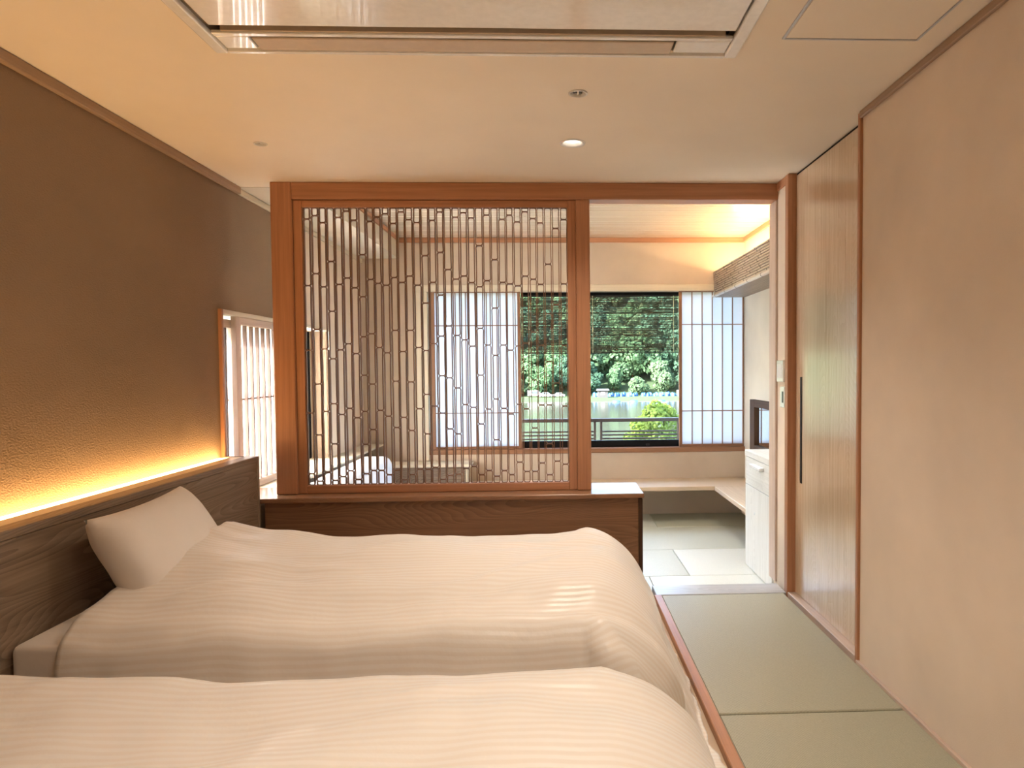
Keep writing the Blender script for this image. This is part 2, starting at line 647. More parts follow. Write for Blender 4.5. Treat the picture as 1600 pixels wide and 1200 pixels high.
flb = struct(boxes('floor_back', [(XL - .2, XRB + .15, 3.76, YW + .15, -0.4, ZF - 0.03)], 'hinokiY'),
             'sub floor of the sitting room behind the partition', 'floor')
seams_y = [3.80, 4.62, 5.30, 6.06, YW]
cols_x = [[-1.82, -.66, .66, 1.89], [-1.82, -.35, .945, 1.89], [-1.82, -.35, .70, 1.89], [-1.82, -.5, .945, 1.89]]
pat = [['tatami_sheen', 'tatami_b', 'tatami_sheen'], ['tatami_b', 'tatami_b', 'tatami_sheen'],
       ['tatami_sheen', 'tatami_a', 'tatami_b'], ['tatami_a', 'tatami_b', 'tatami_a']]
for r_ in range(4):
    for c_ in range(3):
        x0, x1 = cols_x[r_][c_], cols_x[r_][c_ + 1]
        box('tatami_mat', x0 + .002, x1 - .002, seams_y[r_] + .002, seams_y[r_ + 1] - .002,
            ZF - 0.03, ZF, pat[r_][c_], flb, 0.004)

# threshold board of the opening
struct(box('trim_2', 0.575, 1.318, 3.757, 3.925, -0.19, 0.002, 'stoneX', None, 0.004),
       'pale threshold board across the opening beside the beds', 'threshold')
struct(box('trim_3', -1.82, 0.575, 3.757, 3.83, -0.19, -0.031, 'hinokiX', None, 0.002),
       'floor edge under the low wall behind the beds', 'trim')

# ceiling of the bedroom, continuing as a soffit on the left
ceil = struct(boxes('ceiling', [(XL - .2, 1.95, YBACK - .1, 4.06, H, H + .2)], 'ceiling'),
              'warm beige papered ceiling over the beds', 'ceiling')
DL = [(-1.363, 3.291, .031), (0.111, 2.674, .037), (0.107, 3.255, .061), (0.111, 1.15, .037), (0.111, 0.55, .061)]
cutters = []
for (x, y, r) in DL:
    bm = bmesh.new()
    bmesh.ops.create_cone(bm, cap_ends=True, segments=40, radius1=r * .86, radius2=r * .86, depth=.2)
    cutters.append((finish(bm, 'cut', None), (x, y, H + .05)))
AC = (-1.108, 0.640, 1.545, 2.345)
bm = bmesh.new()
bm_box(bm, AC[0] + .03, AC[1] - .03, AC[2] + .03, AC[3] - .03, H - .05, H + .13)
cutters.append((finish(bm, 'cut', None), (0, 0, 0)))
cut_holes(ceil, cutters)
struct(boxes('ceiling_soffit', [(XL - .2, -1.465, 4.06, YW + .15, H - .003, H + .25)], 'white_plaster'),
       'lowered pale soffit along the window side behind the lattice', 'ceiling')
cb = struct(boxes('ceiling_back', [(-1.465, XRB + .15, 4.06, YW + .15, ZC2 + .012, ZC2 + .05)], 'hinokiX'),
            'boarded ceiling of the sitting room', 'ceiling')
ny = 14
for k in range(ny):
    a = 4.06 + (YW - 4.06) * k / ny
    b = 4.06 + (YW - 4.06) * (k + 1) / ny
    box('ceiling_board', -1.464, XRB, a + .0015, b - .0015, ZC2, ZC2 + .0115, 'board', cb, 0.003)
struct(boxes('ceiling_light_stop', [(XL - .5, XRB + .4, YBACK - .3, YW + .75, 2.66, 2.8)], 'rock'),  # slab out of view, added to block light from above
       'unseen slab added above the rooms to keep light out', 'roof')

# walls
WY0, WY1, WZ0, WZ1 = 3.82, 5.60, 0.566, 1.60       # opening in the left wall
YJ = 4.70      # same plaster, paler beyond this joint to paint in daylight; post hides it
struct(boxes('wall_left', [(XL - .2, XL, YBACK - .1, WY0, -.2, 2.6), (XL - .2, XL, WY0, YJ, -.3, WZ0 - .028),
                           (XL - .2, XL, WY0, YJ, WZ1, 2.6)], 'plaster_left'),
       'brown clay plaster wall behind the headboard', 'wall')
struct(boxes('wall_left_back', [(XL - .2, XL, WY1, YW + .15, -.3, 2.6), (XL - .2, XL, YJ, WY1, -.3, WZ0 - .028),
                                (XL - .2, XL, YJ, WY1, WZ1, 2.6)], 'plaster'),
       'left wall of the sitting room behind the lattice, plaster paled for daylight', 'wall')
struct(boxes('wall_right', [(XR, XR + .25, YBACK - .1, 2.853, -.2, H), (1.405, XR + .25, 2.853, 3.742, -.2, H)], 'plaster'),
       'beige plaster wall right of the beds', 'wall')
struct(boxes('wall_return', [(1.327, 1.56, 3.79, 3.945, -.2, H), (1.372, 1.56, 3.742, 3.79, -.2, H)], 'plaster'),
       'narrow plaster return beside the opening', 'wall')
struct(boxes('wall_partition', [(1.345, XRB + .15, 3.945, 4.06, -.3, 2.6), (-1.465, 1.345, 3.97, 4.06, H, 2.6)], 'plaster_back'),
       'plaster wall beyond the jamb of the opening', 'wall')
struct(boxes('wall_side', [(XRB, XRB + .15, 4.06, YW + .15, -.3, 2.6)], 'white_plaster'),
       'pale plaster right wall of the sitting room', 'wall')
struct(boxes('wall_back', [(XL, -1.305, YW, YW + .15, -.3, 2.6), (-1.305, XRB, YW, YW + .15, 2.095, 2.6),
                           (-1.305, XRB, YW, YW + .15, -.3, .45)], 'plaster_back'),
       'plaster wall around the lake window', 'wall')
struct(boxes('wall_front', [(XL - .2, XR + .3, YBACK - .2, YBACK, -.2, 2.6)], 'plaster'),
       'plaster wall at the near end of the bedroom', 'wall')

# crown trims
struct(box('trim_4', XL + .001, XL + .026, YBACK, 4.06, H - .042, H - .001, 'trimwoodY', None, .003),
       'slim brown trim between left wall and ceiling', 'trim')
struct(box('trim_5', XL + .001, XL + .018, 4.062, YW, H - .042, H - .006, 'casingY', None, .003),
       'slim trim under the soffit behind the lattice', 'trim')
struct(box('trim_6', XR - .018, XR - .001, YBACK, 2.836, H - .03, H - .001, 'trimwoodY', None, .003),
       'slim brown trim between right wall and ceiling', 'trim')
struct(box('trim_7', -1.464, XRB - .001, YW - .02, YW - .001, ZC2 - .048, ZC2 - .001, 'cedarX', None, .003),
       'brown cornice under the boarded ceiling on the window wall', 'trim')
struct(box('trim_8', XRB - .022, XRB - .001, 4.07, YW - .022, ZC2 - .045, ZC2 - .001, 'cedarY', None, .003),
       'brown cornice along the right side of the boarded ceiling', 'trim')
struct(box('trim_9', -1.464, -1.446, 4.07, YW - .022, ZC2 - .04, ZC2 - .001, 'cedarY', None, .003),
       'brown cornice above the soffit behind the lattice', 'trim')
# door-side trim strip on the right wall
struct(box('trim_10', XR - .012, 1.404, 2.838, 2.862, -.03, H - .001, 'cedarZ', None, .003),
       'upright wooden stop between right wall and sliding door', 'trim')

# post beside the door and its pale threshold
struct(box('trim_11', 1.315, 1.371, YC, 3.789, -.03, H - .001, 'cedarZ', None, .003),
       'brown corner post between sliding door and opening', 'post')
struct(box('trim_12', 1.318, 1.404, 2.863, YC - .001, -.03, .010, 'paleY', None, .002),
       'pale sill under the sliding door', 'sill')
struct(box('trim_13', 1.318, 1.3265, 3.79, 3.943, H - .05, H - .001, 'cedarY', None, .002),
       'short wooden trim above the plaster return', 'trim')

# sliding door
door = bpy.data.objects.new('door_1', None)
COL.objects.link(door)
door.location = (1.37, 3.3, .012)
struct(door, 'tall sliding door of upright oak boards beside the right wall', 'door')
ys = [2.864, 2.925, 3.105, 3.285, 3.40, 3.56, 3.741]
for a, b in zip(ys, ys[1:]):
    box('plank', 1.362, 1.395, a + .0001, b - .0001, .012, H - .014, 'door', door, .0004)
hd = box('handle', 1.3585, 1.366, 3.644, 3.670, .64, 1.225, 'dark_steel', door, .002)
hd['label'] = 'long dark recessed pull of the sliding door'
box('head_gap_shade', 1.366, 1.400, 2.864, 3.741, H - .013, H - .002, 'black', door, 0)  # black strip painted in for the shade above the door

# ================================================================== timber partition
wp = bpy.data.objects.new('wall_low', None)
COL.objects.link(wp)
wp.location = (-.6, 4.0, ZF)
struct(wp, 'low oak panelled wall carrying the lattice screen behind the beds', 'low wall')
box('panel', -1.615, 0.488, 3.842, 4.185, ZF, ZD - .028, 'dado', wp, .002)
box('end_panel', 0.4885, 0.512, 3.838, 4.19, ZF, ZD - .032, 'walnutZ', wp, .003)
box('cap', -1.82, 0.519, 3.822, 4.20, ZD - .027, ZD, 'dado_cap', wp, .004)

pf = thing('partition_frame', (-.13, 4.0, ZD), 'reddish cedar posts and head beam framing the lattice and the opening', 'frame')
box('post', -1.588, -1.4695, YB, 4.058, ZD + .001, H - .001, 'cedarZ', pf, .004)
box('post', 0.144, 0.2255, YB, 4.058, ZD + .001, 2.252, 'cedarZ', pf, .004)
box('head_beam', -1.469, 1.328, YB, 4.058, 2.2535, H - .001, 'cedarX', pf, .004)
box('jamb', 1.314, 1.3445, YB + .003, 4.062, .003, 2.252, 'paleZ', pf, .003)

# lattice screen
ls = thing('lattice_screen', (-.66, YB + .04, ZD), 'lattice screen of bent bamboo shaped loops in a cedar frame', 'screen')
FY0, FY1 = YB + .018, YB + .062
LX0, LX1, LZ0, LZ1 = -1.420, 0.096, 0.614, 2.212
box('stile', -1.469, LX0, FY0, FY1, ZD + .001, 2.252, 'cedarZ', ls, .003)
box('stile', LX1, 0.1435, FY0, FY1, ZD + .001, 2.252, 'cedarZ', ls, .003)
box('top_rail', LX0, LX1, FY0, FY1, LZ1, 2.252, 'cedarX', ls, .003)
box('bottom_rail', LX0, LX1, FY0, FY1, ZD + .001, LZ0, 'cedarX', ls, .003)

NODES = [
 (474, [340.5, 443.6, 544.4, 643, 739]), (487, [335, 425, 512, 597.5, 677.7, 751]),
 (499.5, [346, 445.5, 542.5, 640.7, 736.7]), (511, [406, 483.7, 558, 628.6, 692, 750]),
 (523, [337.7, 441.7, 544, 645.7, 744]), (535.6, [328, 431.7, 534.6, 636, 735]),
 (545.6, [342, 447, 550, 651, 749]), (557.5, [395.5, 461, 523.7, 584, 641, 693, 740]),
 (570, [343.6, 434, 519, 598, 670, 735]), (582, [337, 440, 540.6, 639.6, 735]),
 (594, [332, 443, 549, 649, 742]), (606, [347, 431, 513.7, 593.7, 667, 734.6]),
 (618.7, [329, 438.6, 547, 651, 750]), (632, [341, 428.6, 513.7, 595, 672, 742]),
 (643, [345.5, 443, 540.6, 637.6, 733.6]), (655, [396.7, 471, 545.6, 615, 677.6, 734]),
 (667.5, [342, 438.6, 535, 633.6, 731]), (680, [329, 391.7, 458.6, 523, 585.6, 644.7, 701, 750]),
 (692.5, [418.6, 507, 589, 670, 743.6]), (706, [337, 433.6, 522, 605, 678, 742]),
 (719, [330, 428.6, 529, 631.6, 733]), (732, [338, 439, 539, 636, 730]),
 (744, [381, 445.5, 511, 585, 662.6, 743.6]), (757, [333.6, 436, 537.5, 639, 737]),
 (770, [403, 479, 553.7, 623, 688, 746]), (782, [340, 438.6, 537.5, 638, 737.4]),
 (794, [333.6, 441, 545.6, 647, 744]), (806, [344, 444, 539, 631.6, 724]),
 (819, [328, 428.6, 534.6, 639, 739]), (831, [338.6, 433.6, 517, 593, 669.7, 739]),
 (844, [345.5, 441.7, 538, 633, 725.7]), (856, [410, 488, 563.7, 633, 695, 744.7]),
 (870, [354, 473.7, 598, 723]), (882, [340, 441, 539, 635, 728]),
]
ncol = len(NODES)
pitch = (LX1 - LX0) / ncol
BY = YB + .040


def band_loop(w0, z0, z1, depth, th, open_top=False, open_bot=False):
    """closed bent strip: a tall rounded loop, flared at its two ends and slightly waisted"""
    h = z1 - z0
    r = min(.010, h * .3)
    path = []

    def wd(z):
        t = (z - z0) / h
        e = abs(2 * t - 1) ** 5
        return w0 * (0.42 + 0.055 * e)
    n = 7
    zl = z0 if open_bot else z0 + r
    zh = z1 if open_top else z1 - r
    for k in range(n + 1):
        z = zl + (zh - zl) * k / n
        path.append((wd(z), z))
    if not open_top:
        path += [(wd(z1) - r * .35, z1 - r * .3), (wd(z1) - r, z1)]
    left = [(-x, z) for x, z in path[::-1]]
    bottom = [] if open_bot else [(-(wd(z0) - r), z0), (-(wd(z0) - r * .35), z0 + r * .3)]
    lft = [(-x, z) for x, z in path[:n + 1]]
    right = list(path)
    full = []
    if not open_bot:
        full += [(wd(z0) - r, z0), (wd(z0) - r * .35, z0 + r * .3)]
    full += right
    full += left
    if not open_bot:
        full += [(-(wd(z0) - r * .35), z0 + r * .3), (-(wd(z0) - r), z0)]
    # full goes right side up, over the top, left side down, along the bottom
    bm = bmesh.new()
    P = [Vector((x, 0, z)) for x, z in full]
    m = len(P)
    cx = Vector((0, 0, (z0 + z1) / 2))
    vo, vi = [], []
    for i, p in enumerate(P):
        a, b = P[i - 1], P[(i + 1) % m]
        d = (b - a)
        nrm = Vector((d.z, 0, -d.x))
        if nrm.length < 1e-9:
            nrm = Vector((1, 0, 0))
        nrm.normalize()
        for lst, s in ((vo, th / 2), (vi, -th / 2)):
            q = p + nrm * s
            lst.append((bm.verts.new((q.x, -depth / 2, q.z)), bm.verts.new((q.x, depth / 2, q.z))))
    for i in range(m):
        j = (i + 1) % m
        if (open_bot and i == m - 1):
            continue
        bm.faces.new((vo[i][0], vo[j][0], vo[j][1], vo[i][1]))
        bm.faces.new((vi[i][0], vi[i][1], vi[j][1], vi[j][0]))
        bm.faces.new((vo[i][0], vi[i][0], vi[j][0], vo[j][0]))
        bm.faces.new((vo[i][1], vo[j][1], vi[j][1], vi[i][1]))
    return bm


for k, (u, ns) in enumerate(NODES):
    cx = LX0 + pitch * (k + .5)
    t = (u - 470) / 417.0
    ytop, ybot = 323 + t * -1.0, 757 - t * 1.0
    zz = [LZ1] + [LZ1 + (LZ0 - LZ1) * (n_ - ytop) / (ybot - ytop) for n_ in ns] + [LZ0]
    zz = [z for i, z in enumerate(zz) if i in (0, len(zz) - 1) or (LZ0 + .012 < z < LZ1 - .012)]
    cul = None
    wob = random.uniform(-.0015, .0015)
    for i in range(len(zz) - 1):
        za, zb = zz[i + 1], zz[i]
        bm = band_loop(pitch * random.uniform(.86, .98), za - (za + zb) / 2 + .0012, zb - (za + zb) / 2 - .0012, .020, .0042)
        me = finish(bm, 'loop', 'band')
        loc = (cx + wob + random.uniform(-.001, .001), BY, (za + zb) / 2)
        if cul is None:
            cul = link('bamboo_culm', me, ls, loc)
        else:
            link('culm_segment', me, cul, loc)

# ================================================================== left window (shoji over glass, unseen pane frosted to spread daylight)
w1 = bpy.data.objects.new('window_1', None)
COL.objects.link(w1)
w1.location = (XL - .05, 4.7, WZ0)
struct(w1, 'wide low window in the left wall with pale casing', 'window')
box('casing', XL - .16, XL + .020, WY0 - .022, WY0, WZ0 - .002, WZ1 + .022, 'cedarZ', w1, .003)
box('casing', XL - .004, XL + .020, WY1, WY1 + .03, WZ0 - .002, WZ1 + .022, 'casingZ', w1, .003)
box('casing_head', XL - .16, XL + .018, WY0 + .0005, WY1 - .0005, WZ1 - .004, WZ1 + .022, 'casingY', w1, .003)
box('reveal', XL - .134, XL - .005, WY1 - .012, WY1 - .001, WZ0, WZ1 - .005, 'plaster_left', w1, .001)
box('sill', XL - .165, XL - .001, WY0 + .001, WY1 - .001, WZ0 - .026, WZ0, 'casingY', w1, .002)
fx = XL - .185
sheet('pane', 'X', fx, WY0 + .04, 4.70, WZ0 + .03, WZ1 - .03, 'glass', w1)
sheet('pane', 'X', fx, 4.74, WY1 - .20, WZ0 + .03, WZ1 - .03, 'frosted', w1)  # frosting added to diffuse daylight; the lattice post hides this pane
box('sash', fx - .02, fx + .05, WY1 - .20, WY1 - .0125, WZ0 + .002, WZ1 - .006, 'black', w1, .003)
box('sash', fx - .02, fx + .02, 4.70, 4.74, WZ0 + .002, WZ1 - .006, 'black', w1, .003)
box('sash', fx - .02, fx + .02, WY0 + .001, WY0 + .04, WZ0 + .002, WZ1 - .006, 'black', w1, .003)
box('sash_rail', fx - .02, fx + .02, WY0 + .041, 4.699, WZ0 + .002, WZ0 + .03, 'black', w1, .003)
box('sash_rail', fx - .02, fx + .02, WY0 + .041, 4.699, WZ1 - .03, WZ1 - .006, 'black', w1, .003)
box('sash_rail', fx - .02, fx + .02, 4.741, WY1 - .201, WZ0 + .002, WZ0 + .03, 'black', w1, .003)
box('sash_rail', fx - .02, fx + .02, 4.741, WY1 - .201, WZ1 - .03, WZ1 - .006, 'black', w1, .003)


def left_shoji(name, label, x, y0, y1, stile, nbar, zt):
    t = thing(name, (x, (y0 + y1) / 2, WZ0 + .001), label, 'shoji screen')
    z0, z1 = WZ0 + .001, zt
    box('stile', x - .016, x + .016, y0, y0 + stile, z0, z1, 'paleZ', t, .002)
    box('stile', x - .016, x + .016, y1 - stile, y1, z0, z1, 'paleZ', t, .002)
    box('rail', x - .014, x + .014, y0 + stile, y1 - stile, z1 - .045, z1, 'paleY', t, .002)
    box('rail', x - .014, x + .014, y0 + stile, y1 - stile, z0, z0 + .045, 'paleY', t, .002)
    a, b = y0 + stile, y1 - stile
    for k in range(1, nbar + 1):
        y = a + (b - a) * k / (nbar + 1)
        box('slat', x - .012, x + .010, y - .006, y + .006, z0 + .045, z1 - .045, 'slatZ', t, .001)
    box('cross_bar', x - .0135, x - .0125, a, b, 1.105, 1.118, 'slatY', t, 0)
    sheet('paper', 'X', x - .015, a, b, z0 + .04, z1 - .04, 'paper_fine', t)
    return t


left_shoji('shoji_screen', 'narrow strip of pale slatted shoji next to the headboard end', XL - .042, WY0 + .001, 4.03, .012, 2, WZ1 - .026)
left_shoji('shoji_screen', 'pale slatted shoji with a broad stile left of the lattice post', XL - .004, 3.985, 4.86, .062, 8, WZ1 - .006)

# ledge along the left wall of the sitting room
struct(box('trim_14', XL + .001, -1.635, 4.202, YW - .001, ZD - .018, ZD - .001, 'casingY', None, .003),
       'pale wooden ledge under the left window behind the sofa', 'ledge')

# ================================================================== lake window
w2 = bpy.data.objects.new('window_2', None)
COL.objects.link(w2)
w2.location = (.3, YW + .05, .45)
struct(w2, 'wide lake window with cream head casing and dark glazed frame', 'window')
box('casing_head', -1.303, XRB - .002, YW - .012, YW + .14, 2.030, 2.0945, 'casingX', w2, .003)
box('casing', -1.303, -1.196, YW - .012, YW + .14, .395, 2.0295, 'casingZ', w2, .003)
box('sill', -1.195, XRB - .002, YW - .014, YW + .14, .4505, .497, 'shojiX', w2, .003)
gx0, gx1 = -.300, 1.262
box('frame_head', gx0, gx1, YW + .085, YW + .125, 2.000, 2.029, 'black', w2, .002)
box('frame_sill', gx0, gx1, YW + .085, YW + .125, .4975, .562, 'black', w2, .002)
box('frame_side', -1.19, gx0 - .001, YW + .085, YW + .125, .4975, .56, 'black', w2, .002)
box('frame_side', gx1 + .001, XRB - .003, YW + .085, YW + .125, .4975, .56, 'black', w2, .002)
box('frame_mullion', .166, .196, YW + .086, YW + .124, .5625, 1.9995, 'black', w2, .002)
sheet('glazing', 'Y', YW + .105, -1.19, .1655, .5625, 1.9995, 'glass', w2)
sheet('glazing', 'Y', YW + .105, .1965, XRB - .003, .5625, 1.9995, 'glass', w2)
box('latch', .93, .965, YW + .072, YW + .0845, .505, .525, 'dark_steel', w2, .002)


def back_shoji(label, x0, x1, y, sl, sr, npane, zb):
    t = thing('shoji_screen', ((x0 + x1) / 2, y, zb), label, 'shoji screen')
    z0, z1 = .498, 2.0295
    box('stile', x0, x0 + sl, y - .014, y + .014, z0, z1, 'shojiZ', t, .002)
    box('stile', x1 - sr, x1, y - .014, y + .014, z0, z1, 'shojiZ', t, .002)
    a, b = x0 + sl, x1 - sr
    box('bottom_rail', a, b, y - .013, y + .013, z0, z0 + .024, 'shojiX', t, .002)
    box('top_rail', a, b, y - .013, y + .013, z1 - .008, z1, 'shojiX', t, .002)
    zs = [z0 + .024, .852, 1.703, z1 - .008]
    for k in range(1, npane):
        x = a + (b - a) * k / npane
        box('upright_bar', x - .0042, x + .0042, y - .010, y + .006, z0 + .0245, z1 - .0085, 'shojiZ', t, .001)
    for z in zs[1:3]:
        box('cross_bar', a + .0005, b - .0005, y - .0125, y - .0103, z - .0045, z + .0045, 'shojiX', t, 0)
    for k in range(npane):
        xa, xb = a + (b - a) * k / npane, a + (b - a) * (k + 1) / npane
        for i in range(3):
            sheet('paper_pane', 'Y', y + .007, xa + .0003, xb - .0003, zs[i], zs[i + 1], 'paper_thick', t)
    return t


back_shoji('shoji screen seen through the lattice, left of the lake view', -1.190, -.302, YW + .035, .055, .030, 8, .498)
back_shoji('shoji screen at the right of the lake view', 1.252, XRB - .004, YW + .035, .030, .010, 6, .498)

# reed blind
bl = thing('reed_blind', (.48, YW + .07, 1.43), 'dark split reed blind hanging over the upper lake window', 'blind')
bm = bmesh.new()
zb, zt_ = 1.432, 1.995
nreed = 70
for k in range(nreed):
    z = zb + (zt_ - zb) * (k + .5) / nreed
    x = gx0 + .012
    cuts = sorted([gx0 + .012, gx1 - .012] + [random.uniform(gx0 + .1, gx1 - .1) for _ in range(3)])
    for a, b in zip(cuts, cuts[1:]):
        r = random.uniform(.0020, .0040)
        dz = random.uniform(-.0012, .0012)
        bm_box(bm, a, b, -r * .5, r * .5, z + dz - r, z + dz + r, c=(.48, 0, 1.43))
o = link('reeds', finish(bm, 'reeds', 'reed'), bl, (.48, YW + .07, 1.43))
o['kind'] = 'stuff'
box('bottom_batten', gx0 + .008, gx1 - .008, YW + .064, YW + .076, 1.424, 1.4325, 'rubber', bl, .002)
box('head_batten', gx0 + .008, gx1 - .008, YW + .062, YW + .078, 1.985, 1.999, 'rubber', bl, .002)
for k in range(20):
    x = gx0 + .05 + k * .0763
    tube('string', [(x, YW + .066, 1.432), (x, YW + .066, 1.985)], .0011, 'string', bl, seg=5)
for x in (.405, 1.205, -.22):
    tube('pull_cord', [(x, YW + .061, 1.43), (x, YW + .061, 1.99)], .0028, 'cord', bl, seg=6)

# ================================================================== headboard with light
hb = thing('headboard', (-1.70, 2.0, -.03), 'long grey brown oak headboard with glowing light channel along the wall', 'headboard')
HY0, HY1 = 0.25, 3.77
box('panel', -1.648, -1.622, HY0, HY1, -.028, .783, 'oakY', hb, .002)
box('top_board', -1.690, -1.618, HY0, HY1, .7835, .812, 'oakY', hb, .003)
box('channel', XL + .002, -1.650, HY0, HY1, .70, .752, 'oakY', hb, .001)
box('end_cap', XL + .022, -1.618, HY1 + .0005, HY1 + .024, -.028, .812, 'oakZ', hb, .003)
box('channel_lip', -1.764, -1.691, HY0, HY1, .770, .8095, 'casingY', hb, .002)
box('light_strip', XL + .008, -1.766, HY0 + .03, HY1 - .01, .7525, .8065, 'led', hb, 0)

# ================================================================== beds
def rounded_box(name, x0, x1, y0, y1, z0, z1, r, mat, parent, seg=4):
    return box(name, x0, x1, y0, y1, z0, z1, mat, parent, r, seg, True)


def make_bed(y0, y1, label):
    t = thing('bed', (-.63, (y0 + y1) / 2, -.03), label, 'bed', 'pair of single beds')
    box('base', -1.60, 0.14, y0 + .05, y1 - .05, -.03, .17, 'oakX', t, .004)
    rounded_box('mattress', -1.614, 0.19, y0, y1, .172, .468, .022, 'sheet', t)
    return t


def drape(name, y0, y1, x_head, x_foot, ztop, hem, seed, label, pillow_lift=None, mat='duvet', near_drop=.065):
    """duvet: flat puffy top, rounded over both long sides and the foot, hanging to the hem"""
    Rs, Rf = .095, .30
    lside = hem
    lfoot = hem + .22
    nx, ny_ = 150, 110
    L = (x_foot - x_head)
    W = (y1 - y0)
    a_max = L + lfoot
    b_min, b_max = -lside, W + lside
    bm = bmesh.new()
    uvl = bm.loops.layers.uv.new('cloth')
    grid = []

    def prof(r, Rr):
        q = Rr * math.pi / 2
        if r <= 0:
            return 0, 0
        if r < q:
            a = r / Rr
            return Rr * math.sin(a), Rr * (1 - math.cos(a))
        return Rr + (r - q) * (.13 if Rr < .2 else .42), Rr + (r - q) * (.985 if Rr < .2 else .90)
    for i in range(nx + 1):
        row = []
        a = a_max * (i / nx)
        for j in range(ny_ + 1):
            b = b_min + (b_max - b_min) * j / ny_
            # the head edge swings towards the foot on the far side
            head_sh = .10 * max(0, min(1, b / W)) if a < .8 else 0
            aa = a + head_sh * max(0, 1 - a / .8)
            da = max(0, aa - L)
            db = -b if b < 0 else (b - W if b > W else 0)
            sgn = -1 if b < 0 else 1
            px = x_head + min(aa, L)
            py = y0 + min(max(b, 0), W)
            z = ztop
            if da > 0 or db > 0:
                nrm = math.hypot(da, db)
                mxr = max(da, db)
                wgt = da / nrm
                ox, dz = prof(mxr, Rs + (Rf - Rs) * wgt)
                px += ox * (da / nrm)
                py += sgn * ox * (db / nrm)
                z -= dz
                down = min(1, dz / .25)
            else:
                down = 0
            # soft body of the filling
            ex = min(1, (L - min(aa, L)) / .30 + .25)
            ey = min(1, min(max(b, 0), W - min(max(b, 0), W) if False else (W - min(max(b, 0), W))) / .16 + .25)
            p = Vector((aa * 1.3, b * 1.9, seed))
            soft = noise.noise(p) * .034 + noise.noise(Vector((aa * 3.2 + 5, b * 4.2, seed + 3))) * .021
            wr = noise.noise(Vector((aa * 2.2, b * 13 + noise.noise(Vector((aa * 2, b * 2, seed))) * 3, seed + 9))) * .013
            dia = noise.noise(Vector((aa * 9 - b * 5, b * 6 + aa * 3, seed + 14))) * .0055
            z += (soft + wr + dia) * (1 - .75 * down)
            tb = max(0.0, 1 - max(b, 0) / .40)
            z -= near_drop * tb * tb
            if pillow_lift and a < .5:
                g = max(0, 1 - a / .42) ** 2
                yy = (b - pillow_lift[0]) / pillow_lift[1]
                z += pillow_lift[2] * g * math.exp(-yy * yy)
            # hanging folds
            if down > 0:
                s = aa if db > da else b
                fold = (noise.noise(Vector((s * 6.0, seed, 2))) + .6 * noise.noise(Vector((s * 13.0, seed, 5)))) * .020 * down
                if db >= da:
                    py += sgn * fold
                else:
                    px += fold
                if da > 0 and db > 0:
                    cr = min(da, db) / max(da, db)
                    z -= .012 * down * cr
            z = max(z, .012 + .01 * abs(noise.noise(Vector((px * 9, py * 9, 1)))))
            row.append((bm.verts.new((px, py, z)), (a, b)))
        grid.append(row)
    for i in range(nx):
        for j in range(ny_):
            q = (grid[i][j], grid[i + 1][j], grid[i + 1][j + 1], grid[i][j + 1])
            f = bm.faces.new([v[0] for v in q])
            for lp, v in zip(f.loops, q):
                lp[uvl].uv = v[1]
            f.smooth = True
    bmesh.ops.recalc_face_normals(bm, faces=bm.faces[:])
    me = bpy.data.meshes.new(name)
    bm.to_mesh(me)
    bm.free()
    me.materials.append(MT[mat])
    o = link(name, me)
    md = o.modifiers.new('thick', 'SOLIDIFY')
    md.thickness = .016
    md.offset = -1
    return tag(o, label, 'duvet', 'striped duvets')


make_bed(2.045, 3.0, 'single bed with white sheet corner and pillow, nearer the lattice')
make_bed(.62, 1.56, 'single bed at the bottom edge of the photo, under the nearest duvet')
drape('duvet', 2.12, 2.93, -1.47, .10, .578, .56, 3.3, 'cream striped duvet draped over the far bed beside the pillow',
      pillow_lift=(.62, .34, .065))
drape('duvet', .66, 1.52, -1.47, .08, .594, .56, 11.7, 'cream striped duvet in the foreground on the nearest bed')


def make_pillow():
    hw, hh, t = .330, .215, .088
    bm = bmesh.new()
    n, m = 36, 26
    top, bot = [], []
    for sgn, store in ((1, top), (-1, bot)):
        for i in range(n + 1):
            row = []
            for j in range(m + 1):
                u = -1 + 2 * i / n
                v = -1 + 2 * j / m
                pin = 1 - .055 * (1 - abs(v) ** 2) * abs(u) ** 6
                piv = 1 - .075 * (1 - abs(u) ** 2) * abs(v) ** 6
                x, y = u * hw * pin, v * hh * piv
                th = t * max(0, (1 - abs(u) ** 4.5)) ** .5 * max(0, (1 - abs(v) ** 3.2)) ** .55
                th *= 1 + .12 * noise.noise(Vector((u * 2.3, v * 2.3, 4 + sgn)))
                th += .004 * noise.noise(Vector((u * 6, v * 6, 8))) * (1 - abs(u)) * (1 - abs(v))
                z = sgn * th
                row.append(bm.verts.new((x, y, z)))
            store.append(row)
    for store in (top, bot):
        for i in range(n):
            for j in range(m):
                bm.faces.new((store[i][j], store[i + 1][j], store[i + 1][j + 1], store[i][j + 1]))
    bmesh.ops.remove_doubles(bm, verts=bm.verts[:], dist=.0005)
    return finish(bm, 'pillow', 'sheet', True)


pl = link('pillow', make_pillow(), None, (-1.440, 2.585, .612))
# long side along the headboard, leaning back on it
pl.rotation_euler = (Matrix.Rotation(math.radians(4), 3, 'Z') @ Matrix.Rotation(math.radians(60), 3, 'Y') @ Matrix.Rotation(math.radians(90), 3, 'Z')).to_euler()
tag(pl, 'plump cream pillow leaning on the oak headboard', 'pillow')

